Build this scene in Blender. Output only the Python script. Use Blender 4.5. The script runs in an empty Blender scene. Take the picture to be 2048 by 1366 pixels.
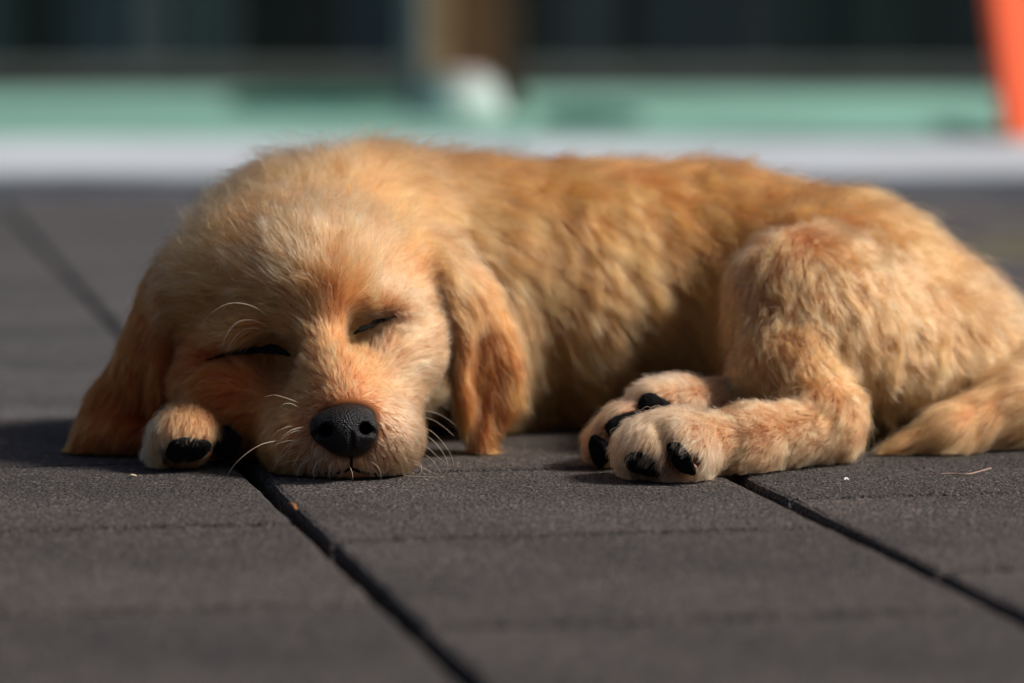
import bpy, math, random
import numpy as np
from mathutils import Vector, Matrix, Euler, kdtree

rng = np.random.default_rng(11)
random.seed(5)
scene = bpy.context.scene
COL = scene.collection

# ------------------------------------------------------------------ camera
W_PX, H_PX = 2048.0, 1366.0
LENS, SENSOR = 135.0, 36.0
F = LENS / SENSOR * W_PX            # focal length in photo pixels
HORIZON = -10.0                     # photo row of the horizon
DIST = 1.65                         # camera to nose, metres
PITCH = math.atan((H_PX / 2 - HORIZON) / F)
CAM_H = DIST * math.tan(PITCH + math.atan((965.0 - H_PX / 2) / F))

cam_d = bpy.data.cameras.new('camera')
cam_d.lens = LENS
cam_d.sensor_width = SENSOR
cam_d.clip_start = 0.05
cam_d.clip_end = 500.0
cam_d.dof.use_dof = True
cam_d.dof.focus_distance = 1.655
cam_d.dof.aperture_fstop = 5.6
cam = bpy.data.objects.new('camera', cam_d)
cam.location = (0, -DIST, CAM_H)
cam.rotation_euler = (math.pi / 2 - PITCH, 0, 0)
COL.objects.link(cam)
scene.camera = cam

# ------------------------------------------------------------------ sky, sun, exposure
SUN_TO = Vector((0.71, -0.06, 0.70)).normalized()       # towards the sun
sun_el = math.asin(SUN_TO.z)
sun_az = math.atan2(SUN_TO.x, SUN_TO.y)
world = bpy.data.worlds.new('World')
scene.world = world
world.use_nodes = True
wn = world.node_tree.nodes
wn.clear()
w_out = wn.new('ShaderNodeOutputWorld')
w_bg = wn.new('ShaderNodeBackground')
w_sky = wn.new('ShaderNodeTexSky')
w_sky.sky_type = 'NISHITA'
w_sky.sun_disc = False
w_sky.sun_elevation = sun_el
w_sky.sun_rotation = sun_az
w_sky.dust_density = 3.0
w_sky.air_density = 0.75
w_sky.ozone_density = 0.5
w_bg.inputs['Strength'].default_value = 0.052
world.node_tree.links.new(w_sky.outputs[0], w_bg.inputs[0])
world.node_tree.links.new(w_bg.outputs[0], w_out.inputs[0])

sun_d = bpy.data.lights.new('sun', 'SUN')
sun_d.energy = 3.7
sun_d.angle = math.radians(10.0)
sun_d.color = (1.0, 0.945, 0.885)
sun = bpy.data.objects.new('sun', sun_d)
sun.rotation_euler = SUN_TO.to_track_quat('Z', 'Y').to_euler()
sun.location = (2, 0, 3)
COL.objects.link(sun)

scene.view_settings.view_transform = 'Standard'
scene.view_settings.look = 'None'
scene.view_settings.exposure = 0.34
scene.view_settings.gamma = 1.0
scene.view_settings.use_curve_mapping = False
scene.render.engine = 'CYCLES'
cy = scene.cycles
cy.max_bounces = 9
cy.diffuse_bounces = 4
cy.glossy_bounces = 6
cy.transmission_bounces = 8
cy.transparent_max_bounces = 8
cy.caustics_reflective = False
cy.caustics_refractive = False
cy.sample_clamp_indirect = 6.0
cy.use_denoising = True
scene.cycles_curves.shape = 'RIBBONS'
scene.cycles_curves.subdivisions = 2

# ------------------------------------------------------------------ helpers
CP, SP = math.cos(PITCH), math.sin(PITCH)


def P(px, py, Y):
    """World point seen at photo pixel (px, py) on the vertical plane y = Y."""
    a = (px - W_PX / 2) / F
    b = -(py - H_PX / 2) / F
    dx, dy, dz = a, CP + b * SP, -SP + b * CP
    s = (Y + DIST) / dy
    return np.array((dx * s, Y, CAM_H + dz * s))


def G(px, py):
    """World ground point under photo pixel (px, py)."""
    a = (px - W_PX / 2) / F
    b = -(py - H_PX / 2) / F
    dx, dy, dz = a, CP + b * SP, -SP + b * CP
    s = -CAM_H / dz
    return np.array((dx * s, dy * s - DIST, 0.0))


def R(rpx, Y):
    return rpx * (DIST + Y) / F


def lin(r, g, b):
    def c(v):
        v /= 255.0
        return v / 12.92 if v <= 0.04045 else ((v + 0.055) / 1.055) ** 2.4
    return np.array((c(r), c(g), c(b)))


def tag(o, label=None, cat=None, group=None, kind=None):
    if label: o['label'] = label
    if cat: o['category'] = cat
    if group: o['group'] = group
    if kind: o['kind'] = kind
    return o


def mesh_obj(name, verts, faces, mat=None, parent=None, smooth=False):
    me = bpy.data.meshes.new(name)
    me.from_pydata([tuple(v) for v in verts], [], [tuple(int(i) for i in f) for f in faces])
    me.update()
    if smooth:
        me.polygons.foreach_set('use_smooth', [True] * len(me.polygons))
    if mat: me.materials.append(mat)
    o = bpy.data.objects.new(name, me)
    COL.objects.link(o)
    if parent: o.parent = parent
    return o


def empty(name, loc):
    o = bpy.data.objects.new(name, None)
    o.location = loc
    o.empty_display_size = 0.02
    COL.objects.link(o)
    return o


def prism(poly, z0, z1, bev=0.0):
    """Closed prism over a convex outline (list of xy), the top edge bevelled inwards by bev."""
    n = len(poly)
    c = np.mean(poly, axis=0)
    v, f = [], []
    rings = [(0.0, z0), (0.0, z1 - bev), (bev * 0.35, z1 - bev * 0.3), (bev, z1)] if bev else [(0.0, z0), (0.0, z1)]
    for ins, z in rings:
        for k in range(n):
            p, q, r = np.array(poly[k - 1]), np.array(poly[k]), np.array(poly[(k + 1) % n])
            e1 = (q - p) / np.linalg.norm(q - p); e2 = (r - q) / np.linalg.norm(r - q)
            n1 = np.array((-e1[1], e1[0])); n2 = np.array((-e2[1], e2[0]))
            m = (n1 + n2); m = m / max(1e-6, (1 + n1.dot(n2)))
            if np.dot(m, c - q) < 0: m = -m
            w = q + m * ins
            v.append((w[0], w[1], z))
    k = len(rings)
    f.append(tuple(range(n))[::-1])
    for r_ in range(k - 1):
        for i in range(n):
            j = (i + 1) % n
            f.append((r_ * n + i, r_ * n + j, (r_ + 1) * n + j, (r_ + 1) * n + i))
    f.append(tuple((k - 1) * n + i for i in range(n)))
    return v, f


def node_mat(name):
    m = bpy.data.materials.new(name)
    m.use_nodes = True
    nt = m.node_tree
    return m, nt, nt.nodes['Principled BSDF']


def nodes_add(nt, kind, **kw):
    n = nt.nodes.new(kind)
    for k, v in kw.items():
        if k in n.inputs.keys():
            n.inputs[k].default_value = v
        else:
            setattr(n, k, v)
    return n


def ramp(nt, src, stops):
    r = nt.nodes.new('ShaderNodeValToRGB')
    el = r.color_ramp.elements
    while len(el) > len(stops): el.remove(el[-1])
    while len(el) < len(stops): el.new(0.5)
    for e, (p, c) in zip(el, stops):
        e.position = p
        e.color = (*c, 1.0) if len(c) == 3 else c
    nt.links.new(src, r.inputs[0])
    return r.outputs[0]


def plain_mat(name, col, rough=0.6, noise=None, bump=0.0, spec=0.4):
    m, nt, b = node_mat(name)
    b.inputs['Roughness'].default_value = rough
    b.inputs['Specular IOR Level'].default_value = spec
    if noise:
        tc = nt.nodes.new('ShaderNodeTexCoord')
        tx = nodes_add(nt, 'ShaderNodeTexNoise', Scale=noise[0], Detail=6.0, Roughness=0.6)
        nt.links.new(tc.outputs['Object'], tx.inputs['Vector'])
        lo = tuple(c * (1 - noise[1]) for c in col); hi = tuple(min(1, c * (1 + noise[1])) for c in col)
        nt.links.new(ramp(nt, tx.outputs[0], [(0.3, lo), (0.7, hi)]), b.inputs['Base Color'])
        if bump:
            bp = nodes_add(nt, 'ShaderNodeBump', Strength=bump, Distance=0.002)
            nt.links.new(tx.outputs[0], bp.inputs['Height'])
            nt.links.new(bp.outputs[0], b.inputs['Normal'])
    else:
        b.inputs['Base Color'].default_value = (*col, 1)
    return m


# ------------------------------------------------------------------ paving of rubber tiles
def rubber_mat(name, tint):
    m, nt, b = node_mat(name)
    b.inputs['Roughness'].default_value = 0.85
    b.inputs['Specular IOR Level'].default_value = 0.5
    tc = nt.nodes.new('ShaderNodeTexCoord')
    oi = nt.nodes.new('ShaderNodeObjectInfo')
    vo = nodes_add(nt, 'ShaderNodeTexVoronoi', Scale=560.0)
    nt.links.new(tc.outputs['Object'], vo.inputs['Vector'])
    no = nodes_add(nt, 'ShaderNodeTexNoise', Scale=9.0, Detail=5.0, Roughness=0.55)
    nt.links.new(tc.outputs['Object'], no.inputs['Vector'])
    n2 = nodes_add(nt, 'ShaderNodeTexNoise', Scale=420.0, Detail=3.0, Roughness=0.7)
    nt.links.new(tc.outputs['Object'], n2.inputs['Vector'])
    d = np.array(tint)
    c1 = ramp(nt, no.outputs[0], [(0.30, tuple(d * 0.60)), (0.5, tuple(d)), (0.70, tuple(d * 1.35))])
    sep = nt.nodes.new('ShaderNodeSeparateColor')
    nt.links.new(vo.outputs['Color'], sep.inputs[0])
    c2 = ramp(nt, sep.outputs[0], [(0.0, (0.30, 0.30, 0.32)), (0.45, (0.80, 0.79, 0.79)), (0.93, (1.5, 1.45, 1.42)), (1.0, (3.2, 3.0, 2.9))])
    mx = nodes_add(nt, 'ShaderNodeMix', data_type='RGBA', blend_type='MULTIPLY')
    mx.inputs['Factor'].default_value = 1.0
    nt.links.new(c1, mx.inputs['A']); nt.links.new(c2, mx.inputs['B'])
    rv = ramp(nt, oi.outputs['Random'], [(0.0, (0.86, 0.86, 0.88)), (1.0, (1.14, 1.12, 1.1))])
    m2 = nodes_add(nt, 'ShaderNodeMix', data_type='RGBA', blend_type='MULTIPLY')
    m2.inputs['Factor'].default_value = 1.0
    nt.links.new(mx.outputs['Result'], m2.inputs['A']); nt.links.new(rv, m2.inputs['B'])
    nt.links.new(m2.outputs['Result'], b.inputs['Base Color'])
    ad = nodes_add(nt, 'ShaderNodeMath', operation='ADD')
    nt.links.new(vo.outputs['Distance'], ad.inputs[0]); nt.links.new(n2.outputs[0], ad.inputs[1])
    bp = nodes_add(nt, 'ShaderNodeBump', Strength=1.0, Distance=0.0018)
    bp.invert = True
    nt.links.new(ad.outputs[0], bp.inputs['Height'])
    nt.links.new(bp.outputs[0], b.inputs['Normal'])
    return m


M_RUB = rubber_mat('charcoal_rubber', (0.058, 0.0485, 0.0435))
M_RUB_FAR = rubber_mat('sheen_rubber', (0.080, 0.076, 0.076))  # far pavers: sheen at grazing view put into a lighter tint
M_RUB_OLIVE = rubber_mat('olive_rubber', (0.135, 0.125, 0.075))
M_BED = plain_mat('dark_joint_bed', (0.010, 0.010, 0.011), 0.95, (60, 0.5))

g = 60.0
ground = mesh_obj('ground', [(-g, -g, -0.02), (g, -g, -0.02), (g, g * 4, -0.02), (-g, g * 4, -0.02)], [(0, 1, 2, 3)], M_BED)
tag(ground, kind='structure')

pave = empty('paving', (0, 0, 0))
tag(pave, kind='structure')


def unit(v):
    return v / np.linalg.norm(v)


def line_dir(vpx):
    """Plan direction of ground lines that meet at photo column vpx on the horizon."""
    t = np.array(((vpx - W_PX / 2) / F, CP + SP * math.tan(PITCH)))
    return unit(t)


A1, A2 = G(598, 1035)[:2], G(1640, 1035)[:2]
dA = line_dir(-505.0)
nA = np.array((dA[1], -dA[0]))                # to the right
WID = float(np.dot(A2 - A1, nA))
sL = float(np.dot(G(300, 1053)[:2] - A1, dA))
sM = float(np.dot(G(1450, 1234)[:2] - A1, dA))
sR = float(np.dot(G(1800, 991)[:2] - A1, dA))
GAP = 0.0066
tile_n = 0


def tile(c0, c1, s0, s1, org, d, n, mat, hg=GAP, vg=0.0050, z=0.0):
    """One paver between cross coordinates c0..c1 and along coordinates s0..s1."""
    a = c0 + hg / 2; b = c1 - hg / 2; e = s0 + vg / 2; f_ = s1 - vg / 2
    cen = org + n * (a + b) / 2 + d * (e + f_) / 2
    poly = []
    cs = [(a, e), (b, e), (b, f_), (a, f_)]
    sub = 12 if abs(cen[1]) < 0.75 else 1          # worn, slightly ragged edges on the near pavers
    for q0, q1 in zip(cs, cs[1:] + cs[:1]):
        for i in range(sub):
            t = i / sub
            jc, js = (rng.normal(0, 0.00035, 2) if sub > 1 else (0.0, 0.0))
            poly.append(org + n * (q0[0] + (q1[0] - q0[0]) * t + jc) + d * (q0[1] + (q1[1] - q0[1]) * t + js) - cen)
    j = rng.normal(0, 0.0004, 1)[0]
    v, fc = prism(poly, -0.018, 0.0, 0.0030)
    o = mesh_obj('paver', v, fc, mat, pave)
    o.location = (cen[0], cen[1], z + min(0.0, j))
    return o


LEN = 0.2
ends = {}
S_SPLIT = 0.36
for col in range(-6, 8):
    off = {0: sM, 1: sR, -1: sL}.get(col, sM if col % 2 == 0 else sR)
    k0 = int(math.floor((-1.6 - off) / (WID)))
    s = off + k0 * WID
    while s < S_SPLIT - WID * 0.5:
        tile(col * WID, (col + 1) * WID, s, s + WID, A1, dA, nA, M_RUB)
        s += WID
    ends[col] = s
# behind the dog the courses run on at a slightly different angle
B1 = G(131, 540)[:2]
dB = unit(G(50, 453)[:2] - G(250, 669)[:2])
nB = np.array((dB[1], -dB[0]))
KERB_Y = 2.42
for col in range(-9, 10):
    # start just behind the end of the near courses
    base = A1 + nA * ((col + 0.5) * WID) + dA * (ends.get(col, S_SPLIT))
    s = float(np.dot(base - B1, dB)) - 0.03
    row = 0
    while True:
        cen = B1 + nB * (col + 0.5) * WID + dB * (s + WID)
        if cen[1] > KERB_Y - 0.02: break
        olive = (abs(cen[1] - 1.72) < 0.28 and cen[0] > 0.30)
        tile(col * WID, (col + 1) * WID, s, s + WID, B1, dB, nB, M_RUB_OLIVE if olive else M_RUB_FAR, hg=0.0045, z=-0.0022)
        s += WID
    # closing cut tile up to the kerb
    end = float((KERB_Y - 0.01 - (B1 + nB * (col + 0.5) * WID)[1]) / dB[1])
    if end - s > 0.03:
        tile(col * WID, (col + 1) * WID, s, end, B1, dB, nB, M_RUB_FAR, z=-0.0022)


# ------------------------------------------------------------------ kerb, painted strip, fence, post, orange support
STEP = 0.024
KERB_BACK = float(G(0, 312)[1])
FENCE_Y = float(G(0, 202)[1])

M_CONC = plain_mat('pale_concrete', (0.44, 0.475, 0.51), 0.85, (3.0, 0.18), 0.3)
M_CONC2 = plain_mat('pinkish_concrete', (0.13, 0.11, 0.105), 0.9, (8.0, 0.15), 0.3)
M_GREEN = plain_mat('mint_green_paint', (0.19, 0.38, 0.31), 0.7, (1.1, 0.55), 0.2)
M_GREEN_SHADE = plain_mat('shaded_green', (0.010, 0.085, 0.06), 0.6, (4.0, 0.25), 0.2)  # darker green that stands for shade on the strip

kerb = empty('kerb', (0, 0, 0)); tag(kerb, kind='structure')
x = -4.0
while x < 4.0:
    w = 0.80
    v, f = prism([np.array(q) for q in ((x + 0.002, KERB_Y), (x + w - 0.002, KERB_Y), (x + w - 0.002, KERB_BACK - 0.004), (x + 0.002, KERB_BACK - 0.004))], -0.02, STEP, 0.006)
    mesh_obj('kerb_slab', v, f, M_CONC, kerb)
    x += w
v, f = prism([np.array(q) for q in ((-6, KERB_BACK), (6, KERB_BACK), (6, FENCE_Y + 3), (-6, FENCE_Y + 3))], -0.02, STEP - 0.004)
strip = mesh_obj('painted_strip', v, f, M_GREEN)
tag(strip, kind='structure')


def shadow_patch(cx, cy, rx, ry, seed):  # cast shadow on the strip, laid as a dark green sheet
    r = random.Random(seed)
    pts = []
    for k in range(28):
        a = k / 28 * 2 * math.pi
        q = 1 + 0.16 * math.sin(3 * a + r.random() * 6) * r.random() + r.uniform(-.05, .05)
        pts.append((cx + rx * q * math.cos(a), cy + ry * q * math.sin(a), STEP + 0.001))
    o = mesh_obj('shadow_patch', pts, [tuple(range(28))], M_GREEN_SHADE, strip)
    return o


c = G(1180, 262); shadow_patch(c[0], c[1], 0.075, 0.40, 1)
c = G(660, 222); shadow_patch(c[0], c[1], 0.18, 0.55, 2)
c = G(1930, 292); shadow_patch(c[0], c[1], 0.035, 0.28, 3)

# fence of upright boards on a low concrete footing
fence = empty('board_fence', (0, FENCE_Y, STEP))
tag(fence, 'dark fence of upright blue-grey and black boards behind the green strip', 'fence')


def fx(px):
    return float(P(px, 80, FENCE_Y)[0])


def box(x0, x1, y0, y1, z0, z1, bev=0.003):
    return prism([np.array(q) for q in ((x0, y0), (x1, y0), (x1, y1), (x0, y1))], z0, z1, bev)


boards = [(-60, 0, (38, 46, 50)), (0, 40, (32, 40, 42)), (40, 110, (10, 13, 13)), (110, 172, (24, 31, 36)), (172, 264, (46, 53, 62)),
          (268, 338, (68, 68, 72)), (340, 368, (46, 53, 56)), (370, 394, (64, 70, 70)), (396, 474, (42, 50, 53)),
          (478, 582, (9, 12, 11)), (584, 688, (8, 11, 10)), (690, 796, (25, 32, 42)), (798, 900, (30, 30, 32)), (902, 1000, (24, 24, 26)),
          (1002, 1088, (20, 20, 19)), (1090, 1120, (18, 22, 30)), (1122, 1230, (40, 42, 47)), (1232, 1290, (16, 18, 20)),
          (1292, 1400, (28, 31, 38)), (1402, 1500, (33, 35, 42)), (1502, 1532, (46, 46, 50)), (1534, 1612, (26, 31, 34)),
          (1614, 1706, (19, 25, 28)), (1708, 1800, (22, 28, 30)), (1802, 1890, (16, 21, 23)), (1892, 1978, (20, 24, 27)), (1980, 2060, (22, 26, 30))]
wb = 0.118
for k in range(1, 14):
    q = fx(-60) - k * wb
    boards.append((q, q + wb - 0.003, (random.randint(12, 50),) * 3))
    q = fx(2062) + (k - 1) * wb
    boards.append((q, q + wb - 0.003, (random.randint(12, 40),) * 3))
for i, (a, b, c) in enumerate(boards):
    x0, x1 = (fx(a), fx(b)) if i < 27 else (a, b)
    col = lin(c[0], c[1] + (2 if i >= 27 else 0), c[2] + (5 if i >= 27 else 0))
    m = plain_mat('fence_paint', tuple(np.clip(col * 1.5 - 0.005, 0.002, 0.5)), 0.55, (14.0, 0.2), 0.3)
    dy = random.uniform(-0.006, 0.006)
    v, f = box(x0, x1, dy, dy + 0.022, 0.05, 1.9)
    mesh_obj('fence_board', v, f, m, fence)
for z in (0.45, 1.5):
    v, f = box(fx(-60) - 13 * wb, fx(2060) + 13 * wb, 0.03, 0.075, z, z + 0.09)
    mesh_obj('fence_rail', v, f, plain_mat('rail_paint', (0.02, 0.022, 0.025), 0.6, (10, .2)), fence)
v, f = box(fx(-60) - 13 * wb, fx(2060) + 13 * wb, -0.02, 0.06, -0.003, 0.048, 0.004)
mesh_obj('fence_footing', v, f, M_CONC2, fence)

# timber post on a tapered concrete pier, with a steel pipe beside it
PY = float(G(0, 262)[1])


def xz(px, py, Y):
    q = P(px, py, Y)
    return float(q[0]), float(q[2])


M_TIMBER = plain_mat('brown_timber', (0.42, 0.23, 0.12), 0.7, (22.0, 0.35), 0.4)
M_TIMBER_D = plain_mat('dark_stained_timber', (0.10, 0.055, 0.035), 0.7, (22.0, 0.3), 0.4)
M_STEEL = plain_mat('galvanised_steel', (0.20, 0.20, 0.21), 0.5, (30, .15))
M_PIER = plain_mat('pale_mint_concrete', (0.46, 0.56, 0.52), 0.8, (9.0, 0.12), 0.3)
M_PIER_TOP = plain_mat('bare_pink_concrete', (0.50, 0.42, 0.40), 0.85, (9.0, 0.12), 0.3)

post = empty('timber_post', (xz(915, 140, PY)[0], PY + 0.06, STEP))
tag(post, 'brown timber post standing on a pale mint concrete pier', 'post')
cx = post.location.x
zt = xz(915, 142, PY + 0.02)[1] - STEP
r0 = R(92, PY); r1 = R(72, PY)
vv = []
rings = [(r0, -0.002), (r0 * 0.99, zt * 0.25), (r1 * 1.04, zt * 0.75)]
n = 20
for r_, z in rings:
    for k in range(n):
        a = 2 * math.pi * k / n
        vv.append((r_ * math.cos(a), r_ * math.sin(a), z))
ff = [(j * n + k, j * n + (k + 1) % n, (j + 1) * n + (k + 1) % n, (j + 1) * n + k) for j in range(2) for k in range(n)] + [tuple(range(n))[::-1], tuple(2 * n + k for k in range(n))]
mesh_obj('concrete_pier', vv, ff, M_PIER, post)
vv = []
rings = [(r1 * 1.05, zt * 0.752), (r1 * 1.0, zt * 0.94), (r1 * 0.9, zt)]
for r_, z in rings:
    for k in range(n):
        a = 2 * math.pi * k / n
        vv.append((r_ * math.cos(a), r_ * math.sin(a), z))
mesh_obj('pier_cap', vv, ff, M_PIER_TOP, post)
hw = R(58, PY)
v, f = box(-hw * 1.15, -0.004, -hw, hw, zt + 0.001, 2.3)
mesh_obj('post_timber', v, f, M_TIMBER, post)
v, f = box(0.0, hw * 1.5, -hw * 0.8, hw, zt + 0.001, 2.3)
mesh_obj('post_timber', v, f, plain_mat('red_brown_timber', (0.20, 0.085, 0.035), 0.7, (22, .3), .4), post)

pipe_x = xz(828, 100, PY + 0.35)[0]
pipe = []
pf = []
n = 14
for z in (STEP - 0.004, 2.2):
    for k in range(n):
        a = 2 * math.pi * k / n
        pipe.append((pipe_x + 0.021 * math.cos(a), PY + 0.35 + 0.021 * math.sin(a), z))
pf = [(k, (k + 1) % n, n + (k + 1) % n, n + k) for k in range(n)] + [tuple(range(n))[::-1], tuple(range(n, 2 * n))]
o = mesh_obj('steel_pipe', pipe, pf, M_STEEL)
tag(o, 'thin grey steel pipe upright just left of the brown timber post', 'pipe')
dx0, dx1 = xz(1000, 100, PY + 0.3)[0], xz(1046, 100, PY + 0.3)[0]
v, f = box(dx0, dx1, PY + 0.28, PY + 0.32, STEP - 0.004, 2.2)
o = mesh_obj('wooden_stake', v, f, M_TIMBER_D)
tag(o, 'dark brown wooden stake upright just right of the timber post', 'stake')

# orange slanted bar leg standing on the kerb edge at the right
OY = float(G(0, 318)[1])
b0 = np.array((*xz(2026, 302, OY), 0.0)); t0 = np.array((*xz(1984, -20, OY), 0.0))
sl = (t0[0] - b0[0]) / (t0[1] - b0[1])
sup = empty('orange_support', (b0[0], OY, STEP))
tag(sup, 'bright orange slanted leg at the right edge behind the puppy', 'support')
M_OR = plain_mat('orange_paint', (0.92, 0.13, 0.045), 0.4, (6.0, 0.08))


def leg_bar(name, w, t, z0, z1, mat, ang=40.0, bev=0.004):
    """Leaning flat bar: width w turned ang degrees from the kerb line, thickness t, bevelled long edges."""
    ca, sa = math.cos(math.radians(ang)), math.sin(math.radians(ang))
    sec = [(bev, 0), (w - bev, 0), (w, bev), (w, t - bev), (w - bev, t), (bev, t), (0, t - bev), (0, bev)]
    vv = [(u * ca - q * sa + sl * z, u * sa + q * ca, z) for z in (z0, z1) for (u, q) in sec]
    n = len(sec)
    ff = [(k, (k + 1) % n, n + (k + 1) % n, n + k) for k in range(n)] + [tuple(range(n))[::-1], tuple(range(n, 2 * n))]
    return mesh_obj(name, vv, ff, mat, sup)


leg_bar('bar_leg', 0.10, 0.022, 0.010, 0.95, M_OR)
leg_bar('foot_plate', 0.13, 0.060, 0.0, 0.0095, plain_mat('orange_foot', (0.60, 0.20, 0.04), 0.5, (6, .1)))

# ------------------------------------------------------------------ the puppy: body as one implicit surface
class Prim:
    pass


PRIMS = []


def ell(c, rad, rot=(0, 0, 0), k=0.012, **at):
    p = Prim(); p.kind = 'e'; p.c = np.array(c, float); p.r = np.array(rad, float)
    p.m = np.array(Euler([math.radians(a) for a in rot]).to_matrix())      # local -> world
    p.k = k; p.at = at
    ext = np.abs(p.m) @ p.r
    p.lo, p.hi = p.c - ext, p.c + ext
    PRIMS.append(p)
    return p


def cone(a, ra, b, rb, k=0.012, **at):
    p = Prim(); p.kind = 'c'; p.a = np.array(a, float); p.b = np.array(b, float); p.ra, p.rb = ra, rb
    p.k = k; p.at = at
    p.lo = np.minimum(p.a - ra, p.b - rb); p.hi = np.maximum(p.a + ra, p.b + rb)
    PRIMS.append(p)
    return p


def sd(p, q):
    """Distance of points q (..., 3) to primitive p."""
    if p.kind == 'e':
        l = (q - p.c) @ p.m
        k0 = np.sqrt(((l / p.r) ** 2).sum(-1)) + 1e-9
        k1 = np.sqrt(((l / (p.r * p.r)) ** 2).sum(-1)) + 1e-9
        return k0 * (k0 - 1.0) / k1
    ba = p.b - p.a
    t = np.clip(((q - p.a) @ ba) / ba.dot(ba), 0, 1)
    d = q - p.a - t[..., None] * ba
    return np.sqrt((d * d).sum(-1)) - (p.ra + (p.rb - p.ra) * t)


def chain(pts, k=0.012, **at):
    """pts: (px, py, Y, radius in px)."""
    for (x0, y0, Y0, r0), (x1, y1, Y1, r1) in zip(pts[:-1], pts[1:]):
        cone(P(x0, y0, Y0), R(r0, Y0), P(x1, y1, Y1), R(r1, Y1), k=k, **at)


def epx(px, py, Y, rx, ry, rz, rot=(0, 0, 0), k=0.012, **at):
    """Ellipsoid: rx, rz in photo px, ry in metres."""
    return ell(P(px, py, Y), (R(rx, Y), ry, R(rz, Y)), rot, k, **at)


# coat colours (albedo)
GOLD = lin(227, 126, 66); PALE = lin(211, 149, 106); RUST = lin(198, 82, 27); TAN = lin(220, 132, 78)
CREAM = lin(228, 192, 154)

NOSE = P(702, 818, -0.002)
# torso
BODY = dict(flow=(0.62, 0.0, -0.62), length=0.021, lift=24, col=GOLD, curl=0.5)
chain([(835, 590, .235, 228), (1150, 604, .245, 234), (1400, 600, .262, 226), (1690, 608, .21, 206)], k=.03, **BODY)
chain([(860, 568, .225, 212), (760, 512, .21, 166)], k=.03, flow=(0.7, 0.0, -0.3), length=.025, lift=36, col=TAN, curl=.25)
epx(615, 530, .185, 190, .055, 162, k=.03, flow=(-.35, .2, .3), length=.026, lift=44, col=TAN, curl=.3)
epx(690, 620, .165, 220, .06, 210, k=.03, flow=(0.3, 0.3, 0.1), length=.020, lift=36, col=TAN, curl=.3)
# chest beside the ear and folded elbow
epx(1000, 720, .195, 55, .04, 110, rot=(0, -6, 0), k=.02, flow=(.25, 0, -.9), length=.020, lift=20, col=TAN, curl=.4)
chain([(1000, 780, .215, 50), (1060, 830, .205, 28)], k=.015, flow=(.6, 0, -.6), length=.012, lift=20, col=TAN, curl=.3)
# rump
epx(1885, 695, .20, 145, .06, 140, k=.03, flow=(.5, 0, -.7), length=.019, lift=36, col=TAN, curl=.5)
# near hind leg
THIGH = dict(flow=(.30, -.1, -.75), length=.013, lift=34, col=TAN, curl=.8)
epx(1655, 660, .152, 175, .060, 186, rot=(0, 18, 0), k=.036, **THIGH)
epx(1790, 725, .165, 118, .045, 108, k=.022, **THIGH)
chain([(1580, 586, .118, 100), (1570, 735, .097, 80)], k=.030, flow=(.10, -.1, -.8), length=.0110, lift=34, col=TAN, curl=.6)
chain([(1568, 735, .09, 70), (1650, 828, .075, 72)], k=.012, flow=(.45, -.1, -.6), length=.0100, lift=30, col=GOLD * .5 + TAN * .5, curl=.8)
SHANK = dict(flow=(-.8, -.1, -.15), length=.0075, lift=30, col=TAN * .6 + PALE * .4, curl=.8)
chain([(1650, 860, .068, 61), (1490, 880, .036, 55), (1345, 900, .018, 51)], k=.012, **SHANK)
TOE = dict(flow=(-.5, -.3, -.5), length=.0080, lift=28, col=PALE * .8 + CREAM * .1 + TAN * .1, curl=.3)
epx(1288, 899, .013, 54, .018, 52, rot=(0, 12, 0), k=.018, **TOE)
epx(1368, 899, .008, 52, .017, 54, rot=(0, -22, 0), k=.018, **TOE)
epx(1335, 935, .014, 70, .014, 30, k=.008, **TOE)
# far hind leg
FARL = dict(flow=(-.8, -.2, -.3), length=.0070, lift=24, col=PALE, curl=.4)
chain([(1480, 806, .105, 46), (1380, 806, .085, 44)], k=.012, **FARL)
epx(1345, 806, .075, 52, .018, 50, rot=(0, 10, 0), k=.008, **FARL)
epx(1306, 803, .062, 46, .015, 40, rot=(0, -15, 0), k=.005, **FARL)
epx(1246, 843, .055, 48, .016, 36, rot=(0, -32, 0), k=.005, **FARL)
epx(1215, 885, .055, 42, .016, 42, k=.006, **FARL)
# tail
chain([(2140, 740, .17, 92), (2030, 812, .13, 66), (1905, 860, .108, 40), (1800, 886, .100, 11)], k=.006,
      flow=(-.9, -.1, -.35), length=.018, lift=14, col=TAN, curl=.4)

# head
HEAD = dict(flow='nose')
epx(604, 592, .112, 240, .056, 190, rot=(0, 6, 0), k=.02, **HEAD, length=.021, lift=32, col=TAN * .6 + GOLD * .4, curl=.15)
epx(640, 560, .080, 130, .035, 120, rot=(0, 8, 0), k=.02, **HEAD, length=.019, lift=30, col=TAN * .6 + PALE * .4, curl=.12)
epx(484, 775, .092, 138, .040, 132, rot=(0, 10, 0), k=.016, **HEAD, length=.0135, lift=16, col=RUST, curl=.15)  # left cheek and muzzle side: shade put into the rust colour
epx(776, 708, .090, 112, .036, 94, rot=(0, -8, 0), k=.016, **HEAD, length=.0105, lift=14, col=PALE, curl=.15)
# brows
epx(512, 648, .072, 90, .022, 46, rot=(0, -10, 0), k=.010, **HEAD, length=.0115, lift=20, col=GOLD, curl=.1)
epx(764, 602, .073, 70, .020, 44, rot=(0, 8, 0), k=.010, **HEAD, length=.0095, lift=20, col=PALE, curl=.1)
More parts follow.
